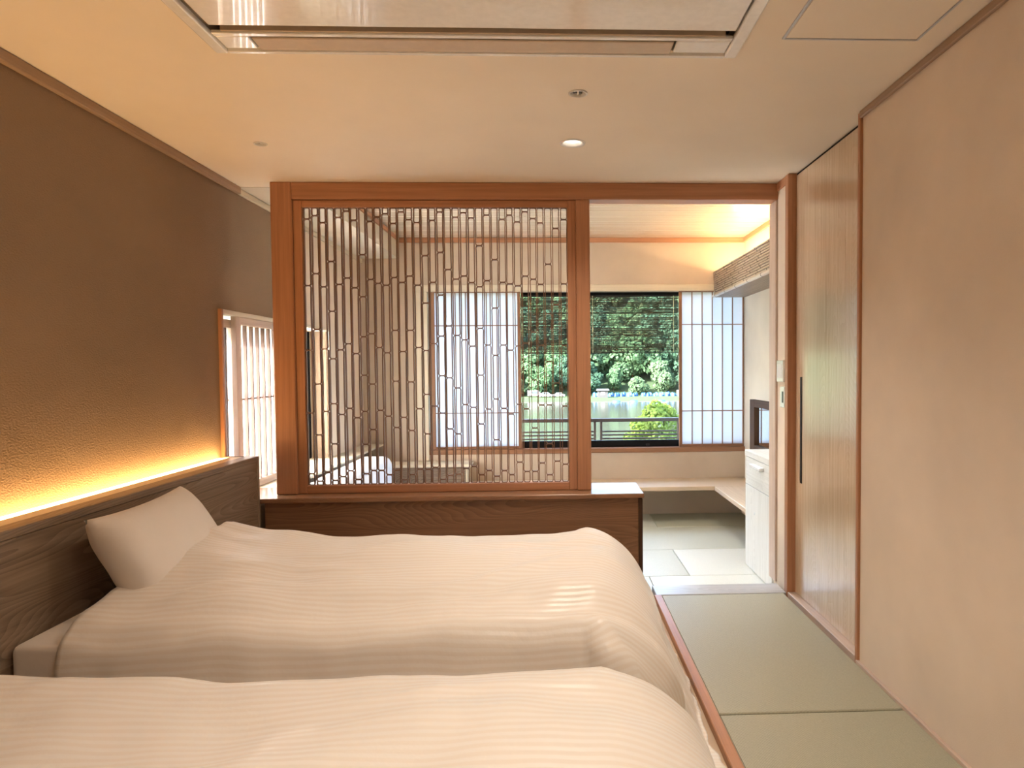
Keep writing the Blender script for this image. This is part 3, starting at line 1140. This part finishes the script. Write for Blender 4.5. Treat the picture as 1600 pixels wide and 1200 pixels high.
# ================================================================== ceiling fittings
acx, acy = (AC[0] + AC[1]) / 2, (AC[2] + AC[3]) / 2
ac = thing('air_conditioner', (acx, acy, H), 'white ceiling air conditioner panel with long louvre slot', 'air conditioner')
zt = H - .012
box('frame_side', AC[0], AC[0] + .042, AC[2], AC[3], zt, H + .01, 'white', ac, .006, 2)
box('frame_side', AC[1] - .042, AC[1], AC[2], AC[3], zt, H + .01, 'white', ac, .006, 2)
box('frame_edge', AC[0] + .0425, AC[1] - .0425, AC[3] - .018, AC[3], zt, H + .01, 'white', ac, .004, 2)
box('frame_edge', AC[0] + .0425, AC[1] - .0425, AC[2], AC[2] + .042, zt, H + .01, 'white', ac, .006, 2)
box('front_panel', -1.040, .588, AC[2] + .045, 2.152, H - .014, H + .008, 'white', ac, .004, 2)
box('casing', -1.070, .605, AC[2] + .043, AC[3] - .02, H + .055, H + .065, 'slot', ac, 0)
box('slot_wall', -1.030, .570, 2.205, 2.212, H - .002, H + .054, 'flap', ac, .001)
box('slot_rail', -1.062, .596, 2.2125, 2.232, H - .008, H + .004, 'white', ac, .002)
box('louvre', -.950, .408, 2.240, 2.322, H - .010, H - .002, 'flap', ac, .003)
box('outlet_cap', -1.062, -.958, 2.238, 2.318, H - .006, H + .006, 'white', ac, .003)
box('outlet_cap', .418, .596, 2.238, 2.318, H - .006, H + .006, 'white', ac, .003)

ht = thing('ceiling_hatch', (.985, 2.0, H), 'square inspection hatch with thin metal edge near the right wall', 'hatch')
hx0, hx1, hy0, hy1 = .762, 1.208, 1.775, 2.220
box('lid', hx0 + .008, hx1 - .008, hy0 + .008, hy1 - .008, H - .0035, H - .0005, 'ceiling', ht, .001)
box('edge', hx0 - .004, hx0 + .005, hy0, hy1, H - .005, H - .0004, 'alu', ht, .001)
box('edge', hx1 - .005, hx1 + .002, hy0, hy1, H - .005, H - .0004, 'alu', ht, .001)
box('edge', hx0 + .0055, hx1 - .0055, hy1 - .005, hy1 + .002, H - .005, H - .0004, 'alu', ht, .001)
box('edge', hx0 + .0055, hx1 - .0055, hy0 - .002, hy0 + .005, H - .005, H - .0004, 'alu', ht, .001)


def downlight(x, y, r, label, lens, power, color, z=H, deep=.07, cone=125):
    t = thing('downlight', (x, y, z), label, 'downlight', 'recessed ceiling downlights')
    lathe('trim_ring', [(r * .74, .012), (r * .76, -.001), (r * .84, -.006), (r, -.004), (r * 1.0, -.0005)], 'white_matt', t, (x, y, z))
    lathe('reflector', [(r * .75, .010), (r * .73, .025), (r * .55, deep), (.0005, deep + .001)], 'chrome', t, (x, y, z))
    if lens:
        lathe('lens', [(r * .71, .012), (r * .45, .006), (.0005, .006)], lens, t, (x, y, z))
    else:
        box('baffle', x - .003, x + .003, y - r * .7, y + r * .7, z + .004, z + .03, 'white_matt', t, .001)
        box('baffle', x - r * .4 - .002, x - r * .4 + .002, y - r * .55, y + r * .55, z + .006, z + .03, 'dark_steel', t, 0)
        box('baffle', x + r * .4 - .002, x + r * .4 + .002, y - r * .55, y + r * .55, z + .006, z + .03, 'dark_steel', t, 0)
    if power:
        d = bpy.data.lights.new('lamp', 'SPOT')
        d.energy = power
        d.color = color
        d.spot_size = math.radians(cone)
        d.spot_blend = 1.0
        d.shadow_soft_size = r * .6
        lo = bpy.data.objects.new('lamp', d)
        COL.objects.link(lo)
        lo.parent = t
        lo.location = (0, 0, -.008)
    return t


SPOTC = (1.0, 0.87, 0.73)
downlight(*DL[0], 'unlit small downlight near the left wall', None, 0, None)
downlight(*DL[1], 'small chrome downlight nearest the air conditioner', None, DOWN_POWER * .8, SPOTC)
downlight(*DL[2], 'larger frosted downlight close to the lattice screen', 'lens', DOWN_POWER, SPOTC)
downlight(*DL[3], 'small added downlight above the nearest bed, out of view', None, DOWN_POWER * .8, SPOTC)  # this lamp and the next are added out of view for brightness
downlight(*DL[4], 'larger added downlight above the nearest bed, out of view', 'lens', DOWN_POWER, SPOTC)
# added lamps, unseen behind the head beam, to brighten the sitting room
for i, (x, y) in enumerate([(1.05, 4.85), (-.2, 4.95)]):
    downlight(x, y, .055, 'added unseen white downlight in the boarded ceiling above the ' + ('cabinet' if i == 0 else 'middle mats'),
              'lens_added', BACK_POWER, (.90, .96, 1.0), ZC2 - .0005, deep=.010, cone=85)

# ================================================================== switches
sw = thing('wall_switch', (1.322, 3.87, 1.19), 'white wall switch panel on the plaster return, the upper one', 'switch')
box('plate', 1.314, 1.3265, 3.815, 3.925, 1.193, 1.318, 'white', sw, .003)
box('rocker', 1.3115, 1.3138, 3.83, 3.91, 1.215, 1.296, 'white_matt', sw, .001)
sw = thing('wall_switch', (1.322, 3.835, 1.045), 'narrow wall switch with grey bar below the larger switch', 'switch')
box('plate', 1.316, 1.3265, 3.80, 3.872, 1.048, 1.167, 'white', sw, .003)
box('rocker', 1.3135, 1.3158, 3.815, 3.835, 1.075, 1.14, 'dark_steel', sw, .001)

# ================================================================== sitting room furniture
cabn = thing('cabinet', (1.63, 4.48, ZF), 'white washed cabinet with a drawer and door beside the opening', 'cabinet')
cx0, cx1, cy0, cy1 = 1.402, 1.895, 4.075, 4.868
box('body', cx0 + .018, cx1, cy0, cy1 - .002, ZF + .001, .638, 'washZ', cabn, .002)
box('worktop', cx0 - .004, cx1, cy0, cy1 + .004, .640, .682, 'washY', cabn, .003)
dr = box('drawer', cx0, cx0 + .017, 4.268, cy1, .440, .636, 'washY', cabn, .002)
hnd = box('handle', cx0 - .030, cx0 - .001, 4.44, 4.665, .582, .606, 'white', dr, .002)
dd = box('door', cx0, cx0 + .017, 4.268, cy1, ZF + .004, .436, 'washZ', cabn, .002)
lathe('lock', [(.011, -.004), (.011, .0), (.0005, .001)], 'alu', dd, (cx0 - .001, 4.65, .257), 16)
bpy.data.objects[dd.children[0].name].rotation_euler = (0, math.radians(-90), 0)
box('end_strip', cx0, cx0 + .017, cy0, 4.264, .325, .636, 'washZ', cabn, .002)

bn = thing('bench', (.9, 6.37, ZF), 'pale cypress bench running below the lake window and along the right wall', 'bench')
box('window_seat', -.78, XRB - .003, 6.14, YW - .003, .150, .190, 'hinokiX', bn, .004)
box('side_seat', 1.482, XRB - .003, 4.874, 6.138, .150, .190, 'hinokiY', bn, .004)
box('support', -.74, -.70, 6.2, YW - .004, ZF + .001, .149, 'hinokiZ', bn, .003)
box('support', 1.86, XRB - .004, 4.9, 6.6, ZF + .001, .149, 'hinokiZ', bn, .003)

lc = thing('low_cabinet', (-1.16, 6.47, ZF), 'low brown cabinet with pale top in the corner behind the lattice', 'cabinet')
box('body', -1.56, -.815, 6.35, YW - .016, ZF + .001, .368, 'oakX', lc, .003)
box('side_panel', -.814, -.798, 6.345, YW - .016, ZF + .001, .368, 'casingZ', lc, .002)
box('top', -1.62, -.765, 6.33, YW - .016, .3685, .394, 'casingX', lc, .003)

sf = thing('sofa', (-1.25, 5.05, ZF), 'white rounded sofa under the left window ledge behind the lattice', 'sofa')
rounded_box('base', -1.655, -.88, 4.26, 5.90, ZF + .04, .06, .02, 'sofa', sf)
rounded_box('seat_cushion', -1.36, -.86, 4.40, 5.10, .062, .24, .05, 'sofa', sf)
rounded_box('seat_cushion', -1.36, -.86, 5.105, 5.80, .062, .24, .05, 'sofa', sf)
rounded_box('back_cushion', -1.655, -1.37, 4.62, 5.88, .062, .546, .075, 'sofa', sf, 6)
rounded_box('bolster', -1.655, -1.33, 4.26, 4.60, .062, .546, .085, 'sofa', sf, 6)
for (x, y) in ((-1.54, 4.34), (-.95, 4.34), (-1.54, 5.80), (-.95, 5.80)):
    box('foot', x - .02, x + .02, y - .02, y + .02, ZF + .0005, ZF + .04, 'walnutZ', sf, .003)

mr = thing('wall_mirror', (XRB - .02, 5.7, .49), 'dark wood framed mirror on the right wall above the cabinet', 'mirror')
box('frame', XRB - .045, XRB - .002, 6.165, 6.302, .49, .978, 'walnutZ', mr, .003)
box('frame', XRB - .045, XRB - .002, 4.98, 5.06, .49, .978, 'walnutZ', mr, .003)
box('frame_top', XRB - .045, XRB - .002, 5.0605, 6.1645, .912, .978, 'walnutY', mr, .003)
box('frame_bottom', XRB - .045, XRB - .002, 5.0605, 6.1645, .49, .562, 'walnutY', mr, .003)
box('glass', XRB - .020, XRB - .012, 5.0605, 6.1645, .5625, .9115, 'mirror', mr, 0)

# valance box with bamboo front and cove light
vx, vz0, vz1, vy0, vy1 = 1.59, 1.965, 2.214, 4.30, YW - .004
va = thing('bamboo_valance', (1.75, 5.4, vz0), 'wall hung cove box faced with smoked bamboo poles, lit from above', 'valance')
box('bottom_board', vx + .016, XRB - .003, vy0, vy1, vz0, vz0 + .014, 'oakY', va, .001)
box('gap_shade_board', vx + .0165, vx + .03, vy0, vy1, vz0 + .0145, vz1, 'walnutY', va, .001)  # dark wood paints the shadow in the gaps between poles
nrow = 11
rows = []
for k in range(nrow):
    z = vz0 + .036 + (vz1 - .006 - vz0 - .036) * k / (nrow - 1)
    s = tube('bamboo_pole', [(vx + .006, vy0, z), (vx + .006, vy1, z)],   .0080, 'bamboo', va, seg=10)
    rows.append((s, z, .0088))
s = tube('bottom_pole', [(vx + .0, vy0, vz0 + .012), (vx + .0, vy1, vz0 + .012)], .0155, 'bamboo_pale', va, seg=14)
rows.append((s, vz0 + .012, .0163))
for k, (s, z, rr) in enumerate(rows):
    y = vy0 + random.uniform(.05, .3)
    while y < vy1 - .03:
        xx = vx + (.006 if k < nrow else 0)
        tube('node_ring', [(xx, y - .004, z), (xx, y + .004, z)], rr, 'node', s, seg=10)
        y += random.uniform(.26, .44) if k < nrow else .36
box('light_strip', vx + .20, vx + .225, vy0 + .05, vy1 - .06, vz1 - .05, vz1 - .044, 'cove', va, 0)
box('light_shelf', vx + .031, XRB - .003, vy0, vy1, vz1 - .066, vz1 - .051, 'white_plaster', va, .001)

# ================================================================== balcony
struct(box('floor_balcony', -3.2, 4.2, YW + .16, 7.62, -.32, -.22, 'railX', None, .004),
       'dark balcony deck outside the lake window', 'balcony')
rl = thing('balcony_railing', (.9, 7.5, -.22), 'dark stained balcony railing with three slim rails outside the window', 'railing')
RY = 7.5
box('handrail', -3.1, 4.1, RY - .03, RY + .03, .686, .724, 'railX', rl, .004)
pst = [(-2.6, .02), (-1.08, .016), (-1.0, .016), (.47, .013), (.541, .013), (1.404, .016), (1.48, .016), (2.9, .016), (4.0, .02)]
for x, hw in pst:
    box('post', x - hw, x + hw, RY - .02, RY + .02, -.2195, .6855, 'railZ', rl, .003)
spans = [(-2.58, -1.096), (-.984, .457), (.554, 1.388), (1.496, 2.884), (2.916, 3.98)]
for a, b in spans:
    for z in (.578, .539, .499):
        box('rail', a + .0005, b - .0005, RY - .008, RY + .008, z - .0085, z + .0085, 'railX', rl, .002)
    box('rail', a + .0005, b - .0005, RY - .012, RY + .012, -.16, -.12, 'railX', rl, .002)


# ================================================================== outdoors
ZL = -9.0
def plane_grid(name, x0, x1, y0, y1, nx, ny, zf, mat, smooth=True):
    bm = bmesh.new()
    g = [[bm.verts.new((x0 + (x1 - x0) * i / nx, y0 + (y1 - y0) * j / ny,
                        zf(x0 + (x1 - x0) * i / nx, y0 + (y1 - y0) * j / ny))) for j in range(ny + 1)] for i in range(nx + 1)]
    for i in range(nx):
        for j in range(ny):
            bm.faces.new((g[i][j], g[i + 1][j], g[i + 1][j + 1], g[i][j + 1]))
    me = finish(bm, name, mat, smooth)
    return link(name, me)


struct(plane_grid('ground_garden', -60, 60, -40, 22, 12, 12, lambda x, y: -3.3 - (max(0, y - 14) * .75), 'grass'),
       'garden ground below the building', 'ground')
struct(plane_grid('ground_lake', -700, 700, 18, 236, 2, 2, lambda x, y: ZL, 'water'), 'pale green lake beyond the railing', 'lake')


def bank(x, y):
    t = (y - 204) / 14.0
    return ZL - .25 + max(0, min(1, t)) * .95 + .12 * noise.noise(Vector((x * .1, y * .1, 0)))


def hill(x, y):
    t = max(0, (y - 236))
    return ZL + .55 + t * .46 + 6 * noise.noise(Vector((x * .012, y * .012, 3))) * min(1, t / 40)


struct(plane_grid('ground_bank', -500, 500, 203, 240, 100, 8, bank, 'grass'), 'grassy far bank of the lake', 'bank')
struct(plane_grid('ground_shore', -500, 500, 203.6, 205.0, 60, 2, lambda x, y: ZL + .05 + (y - 203.6) * .02, 'sand'),
       'pale shoreline of the far bank', 'shore')
struct(plane_grid('ground_hill', -500, 500, 234, 460, 60, 40, hill, 'soil'), 'wooded hillside beyond the lake', 'hill')


def crown_mesh(name, lobes, nleaf, size, mat, seed):
    rnd = random.Random(seed)
    vs, fs = [], []
    tot = sum(l_[3] ** 2 for l_ in lobes)
    for (cx_, cy_, cz_, r, sq) in lobes:
        n_ = int(nleaf * r * r / tot)
        for _ in range(n_):
            d = Vector((rnd.gauss(0, 1), rnd.gauss(0, 1), rnd.gauss(0, 1) + .25)).normalized()
            rr = r * (1 - .32 * rnd.random() ** 2)
            p = Vector((cx_ + d.x * rr, cy_ + d.y * rr, cz_ + d.z * rr * sq))
            nrm = (d + Vector((rnd.uniform(-.8, .8), rnd.uniform(-.8, .8), rnd.uniform(-.4, .9)))).normalized()
            q = nrm.to_track_quat('Z', 'Y')
            s = size * rnd.uniform(.6, 1.35)
            ang = rnd.uniform(0, 6.28)
            ux = q @ Vector((math.cos(ang), math.sin(ang), 0)) * s
            uy = q @ Vector((-math.sin(ang), math.cos(ang), 0)) * s * .75
            b0 = len(vs)
            vs += [p - ux, p - uy * .9, p + ux, p + uy]
            fs.append((b0, b0 + 1, b0 + 2, b0 + 3))
    me = bpy.data.meshes.new(name)
    me.from_pydata([tuple(v) for v in vs], [], fs)
    me.materials.append(MT[mat])
    return me


def make_lobes(seed, rad, hgt, n_):
    rnd = random.Random(seed)
    L = []
    for k in range(n_):
        t = k / max(1, n_ - 1)
        z = hgt * (.28 + .66 * t)
        sp = rad * (1 - .75 * abs(t - .35) ** 1.3)
        a = rnd.uniform(0, 6.28)
        d = sp * rnd.uniform(.15, .75)
        L.append((d * math.cos(a), d * math.sin(a), z, rad * rnd.uniform(.32, .52) * (1 - .35 * t), rnd.uniform(.7, .95)))
    return L


kinds = []
for k in range(7):
    rad, hgt = [6.5, 7.5, 6, 8, 5.5, 7, 9][k], [13, 12, 15, 14, 12, 16, 13][k]
    me = crown_mesh('crown', make_lobes(100 + k, rad, hgt, 22), 4200, .62, ['leaf_a', 'leaf_b', 'leaf_c', 'leaf_a', 'leaf_b', 'leaf_c', 'leaf_a'][k], 50 + k)
    tr = tube_mesh('trunk', [(0, 0, -1.5), (.2, .1, hgt * .35), (-.1, 0, hgt * .75)], [.38, .28, .1], 'bark', seg=8)
    kinds.append((me, tr))
KN = ['mid green', 'pale green', 'blue green', 'broad mid green', 'small pale green', 'tall blue green', 'wide mid green']
rnd = random.Random(21)
ORD = ['first', 'second', 'third', 'fourth', 'fifth', 'sixth', 'seventh', 'eighth', 'ninth', 'tenth', 'eleventh', 'twelfth',
       'thirteenth', 'fourteenth', 'fifteenth', 'sixteenth', 'seventeenth', 'eighteenth', 'nineteenth', 'twentieth',
       'twenty first', 'twenty second', 'twenty third', 'twenty fourth', 'twenty fifth', 'twenty sixth', 'twenty seventh',
       'twenty eighth', 'twenty ninth', 'thirtieth']


def tree(kind, x, y, z, s, label, rz):
    t = thing('tree', (x, y, z), label, 'tree', 'trees on the far hillside')
    t.rotation_euler = (0, 0, rz)
    t.scale = (s, s, s * rnd.uniform(.9, 1.15))
    for nm, me in (('crown', kinds[kind][0]), ('trunk', kinds[kind][1])):
        c = bpy.data.objects.new(nm, me)
        COL.objects.link(c)
        c.parent = t
    return t


row_y = [238, 247, 258, 271, 286, 303, 322, 343, 366]
row_n = ['at the water side', 'in the second row', 'in the third row', 'low on the slope', 'mid slope', 'higher on the slope',
         'high on the slope', 'near the top', 'on the top']
for r_, yy in enumerate(row_y):
    xa, xb = -0.08 * yy, 0.30 * yy
    step = 8.2 + r_ * .75
    x = xa - rnd.uniform(0, step)
    cnt = 0
    while x < xb:
        k = rnd.randrange(7)
        y = yy + rnd.uniform(-3, 3)
        s = rnd.uniform(.85, 1.25) * (.66 if r_ == 0 else 1)
        tree(k, x, y, hill(x, y) - .3, s, KN[k] + ' tree, ' + ORD[cnt] + ' from the left ' + row_n[r_] + ' beyond the lake', rnd.uniform(0, 6.28))
        cnt += 1
        x += step * rnd.uniform(.75, 1.25)

# blue covered boats drawn up on the bank
def boat_mesh():
    bm = bmesh.new()
    n = 9
    rings = []
    for i in range(n + 1):
        t = i / n
        wd = .95 * math.sin(math.pi * (.08 + .84 * t)) ** .7
        hh = .55 + .75 * math.sin(math.pi * t) ** .6
        ring = []
        for k in range(9):
            a = math.pi * k / 8
            ring.append(bm.verts.new((wd * math.cos(a), -1.7 + 3.4 * t, hh * math.sin(a))))
        rings.append(ring)
    for a, b in zip(rings, rings[1:]):
        for k in range(8):
            bm.faces.new((a[k], a[k + 1], b[k + 1], b[k]))
    bm.faces.new(rings[0])
    bm.faces.new(rings[-1][::-1])
    return finish(bm, 'boat', 'boat', True)


bme = boat_mesh()
rnd = random.Random(5)
bx = [15.2, 14.2] + [19.4 + k * 1.02 for k in range(10)] + [30.4 + k * 1.02 for k in range(13)]
for k, x in enumerate(sorted(bx)):
    y = 227.5 + (k % 2) * 2.4 + rnd.uniform(-.4, .4)
    b = link('boat', bme, None, (x, y, bank(x, y) + .02))
    b.rotation_euler = (0, 0, rnd.uniform(-.5, .5))
    s = rnd.uniform(.62, .74)
    b.scale = (s, s, s * rnd.uniform(1.3, 1.7))
    tag(b, 'blue covered boat, ' + ORD[k] + ' from the left in the row on the far bank', 'boat', 'blue boats on the far bank')
for k, (x, y) in enumerate([(33.2, 205.0), (19.4, 204.6), (24.8, 204.8)]):
    b = link('boat', bme, None, (x, y, ZL + .08))
    b.rotation_euler = (0, 0, 1.45)
    b.scale = (.6, .7, .4)
    tag(b, ['lone blue boat lying at the waterline on the right', 'lone blue boat at the waterline by the hut',
            'lone blue boat at the waterline in the middle'][k], 'boat', 'blue boats on the far bank')

# boat hut
hz = bank(16.4, 222)
hut = thing('boat_hut', (16.6, 222, hz), 'small grey boat hut with a pale window on the far bank', 'hut')
box('walls', 15.0, 18.2, 220.6, 223.6, hz - .3, hz + 2.3, 'hut', hut, .02)
box('window', 15.9, 17.2, 220.52, 220.61, hz + .9, hz + 1.9, 'car', hut, .01)
bm = bmesh.new()
vsr = [(-2.1, -2.0, 0), (2.1, -2.0, 0), (2.1, 2.0, 0), (-2.1, 2.0, 0), (-1.9, 0, .55), (1.9, 0, .55)]
vv = [bm.verts.new(v) for v in vsr]
for f in ((0, 1, 5, 4), (3, 4, 5, 2), (0, 4, 3), (1, 2, 5), (0, 3, 2, 1)):
    bm.faces.new([vv[i] for i in f])
link('roof', finish(bm, 'roof', 'hut_roof'), hut, (16.6, 222.1, hz + 2.301))


def car(x, y, label, s=1.0, van=False):
    z = bank(x, y)
    t = thing('car' if not van else 'van', (x, y, z), label, 'vehicle')
    bm = bmesh.new()
    prof = [(-2.1, .35), (-2.1, .95), (-1.3, 1.05), (-.7, 1.55), (.9, 1.55), (1.5, 1.0), (2.1, .9), (2.1, .35)] if not van else \
        [(-2.2, .35), (-2.2, 2.1), (1.3, 2.1), (2.0, 1.2), (2.2, 1.1), (2.2, .35)]
    a = [bm.verts.new((p[0] * s, -.85 * s, p[1] * s)) for p in prof]
    b = [bm.verts.new((p[0] * s, .85 * s, p[1] * s)) for p in prof]
    bm.faces.new(a)
    bm.faces.new(b[::-1])
    for i in range(len(prof)):
        j = (i + 1) % len(prof)
        bm.faces.new((a[i], b[i], b[j], a[j]))
    link('body', finish(bm, 'body', 'car'), t, (x, y, z))
    box('side_window', x - .8 * s, x + .9 * s, y - .87 * s, y - .852 * s, z + 1.05 * s, z + (1.45 if not van else 1.8) * s, 'car_glass', t, 0)
    for dx in (-1.3, 1.3):
        w_ = tube('wheel', [(x + dx * s, y - .88 * s, z + .33 * s), (x + dx * s, y - .66 * s, z + .33 * s)], .33 * s, 'rubber', t, seg=14)
    return t


car(-6.0, 230.0, 'white van parked at the left of the far bank', 1.05, True)
car(-2.3, 226.0, 'white car parked near the shore, seen through the lattice', 1.1)
car(2.2, 227.0, 'white car parked further right, seen through the lattice', 1.0)
car(44.5, 229.0, 'white van parked at the right end of the boats', .95, True)

# near tree in front of the railing
nl = []
rnd = random.Random(8)
for (x, z, r) in [(0, 0, .20), (.14, .10, .15), (-.18, -.06, .16), (.27, -.04, .15), (.05, -.26, .22), (-.22, -.32, .20),
                  (.30, -.30, .2), (-.05, .12, .12), (.22, .12, .08), (-.30, -.22, .12), (.02, .22, .08), (-.1, -.55, .24), (.2, -.55, .24)]:
    nl.append((x, rnd.uniform(-.12, .12), z, r, .95))
ntree = thing('garden_tree', (1.36, 9.0, -3.3), 'bright yellow green leafy tree just beyond the railing', 'tree')
c = link('crown', crown_mesh('crown', nl, 5200, .026, 'leaf_near', 77), ntree, (1.36, 9.0, .56))
tube('trunk', [(1.36, 9.0, -3.31), (1.38, 9.02, -1.5), (1.36, 9.0, .15)], [.05, .04, .02], 'bark', ntree)
for k in range(6):
    a = k * 1.05
    tube('branch', [(1.37, 9.01, -.6 + .08 * k), (1.37 + .14 * math.cos(a), 9 + .1 * math.sin(a), -.1 + .1 * k),
                    (1.36 + .24 * math.cos(a), 9 + .12 * math.sin(a), .25 + .08 * k)], [.014, .009, .004], 'bark', ntree, seg=6)
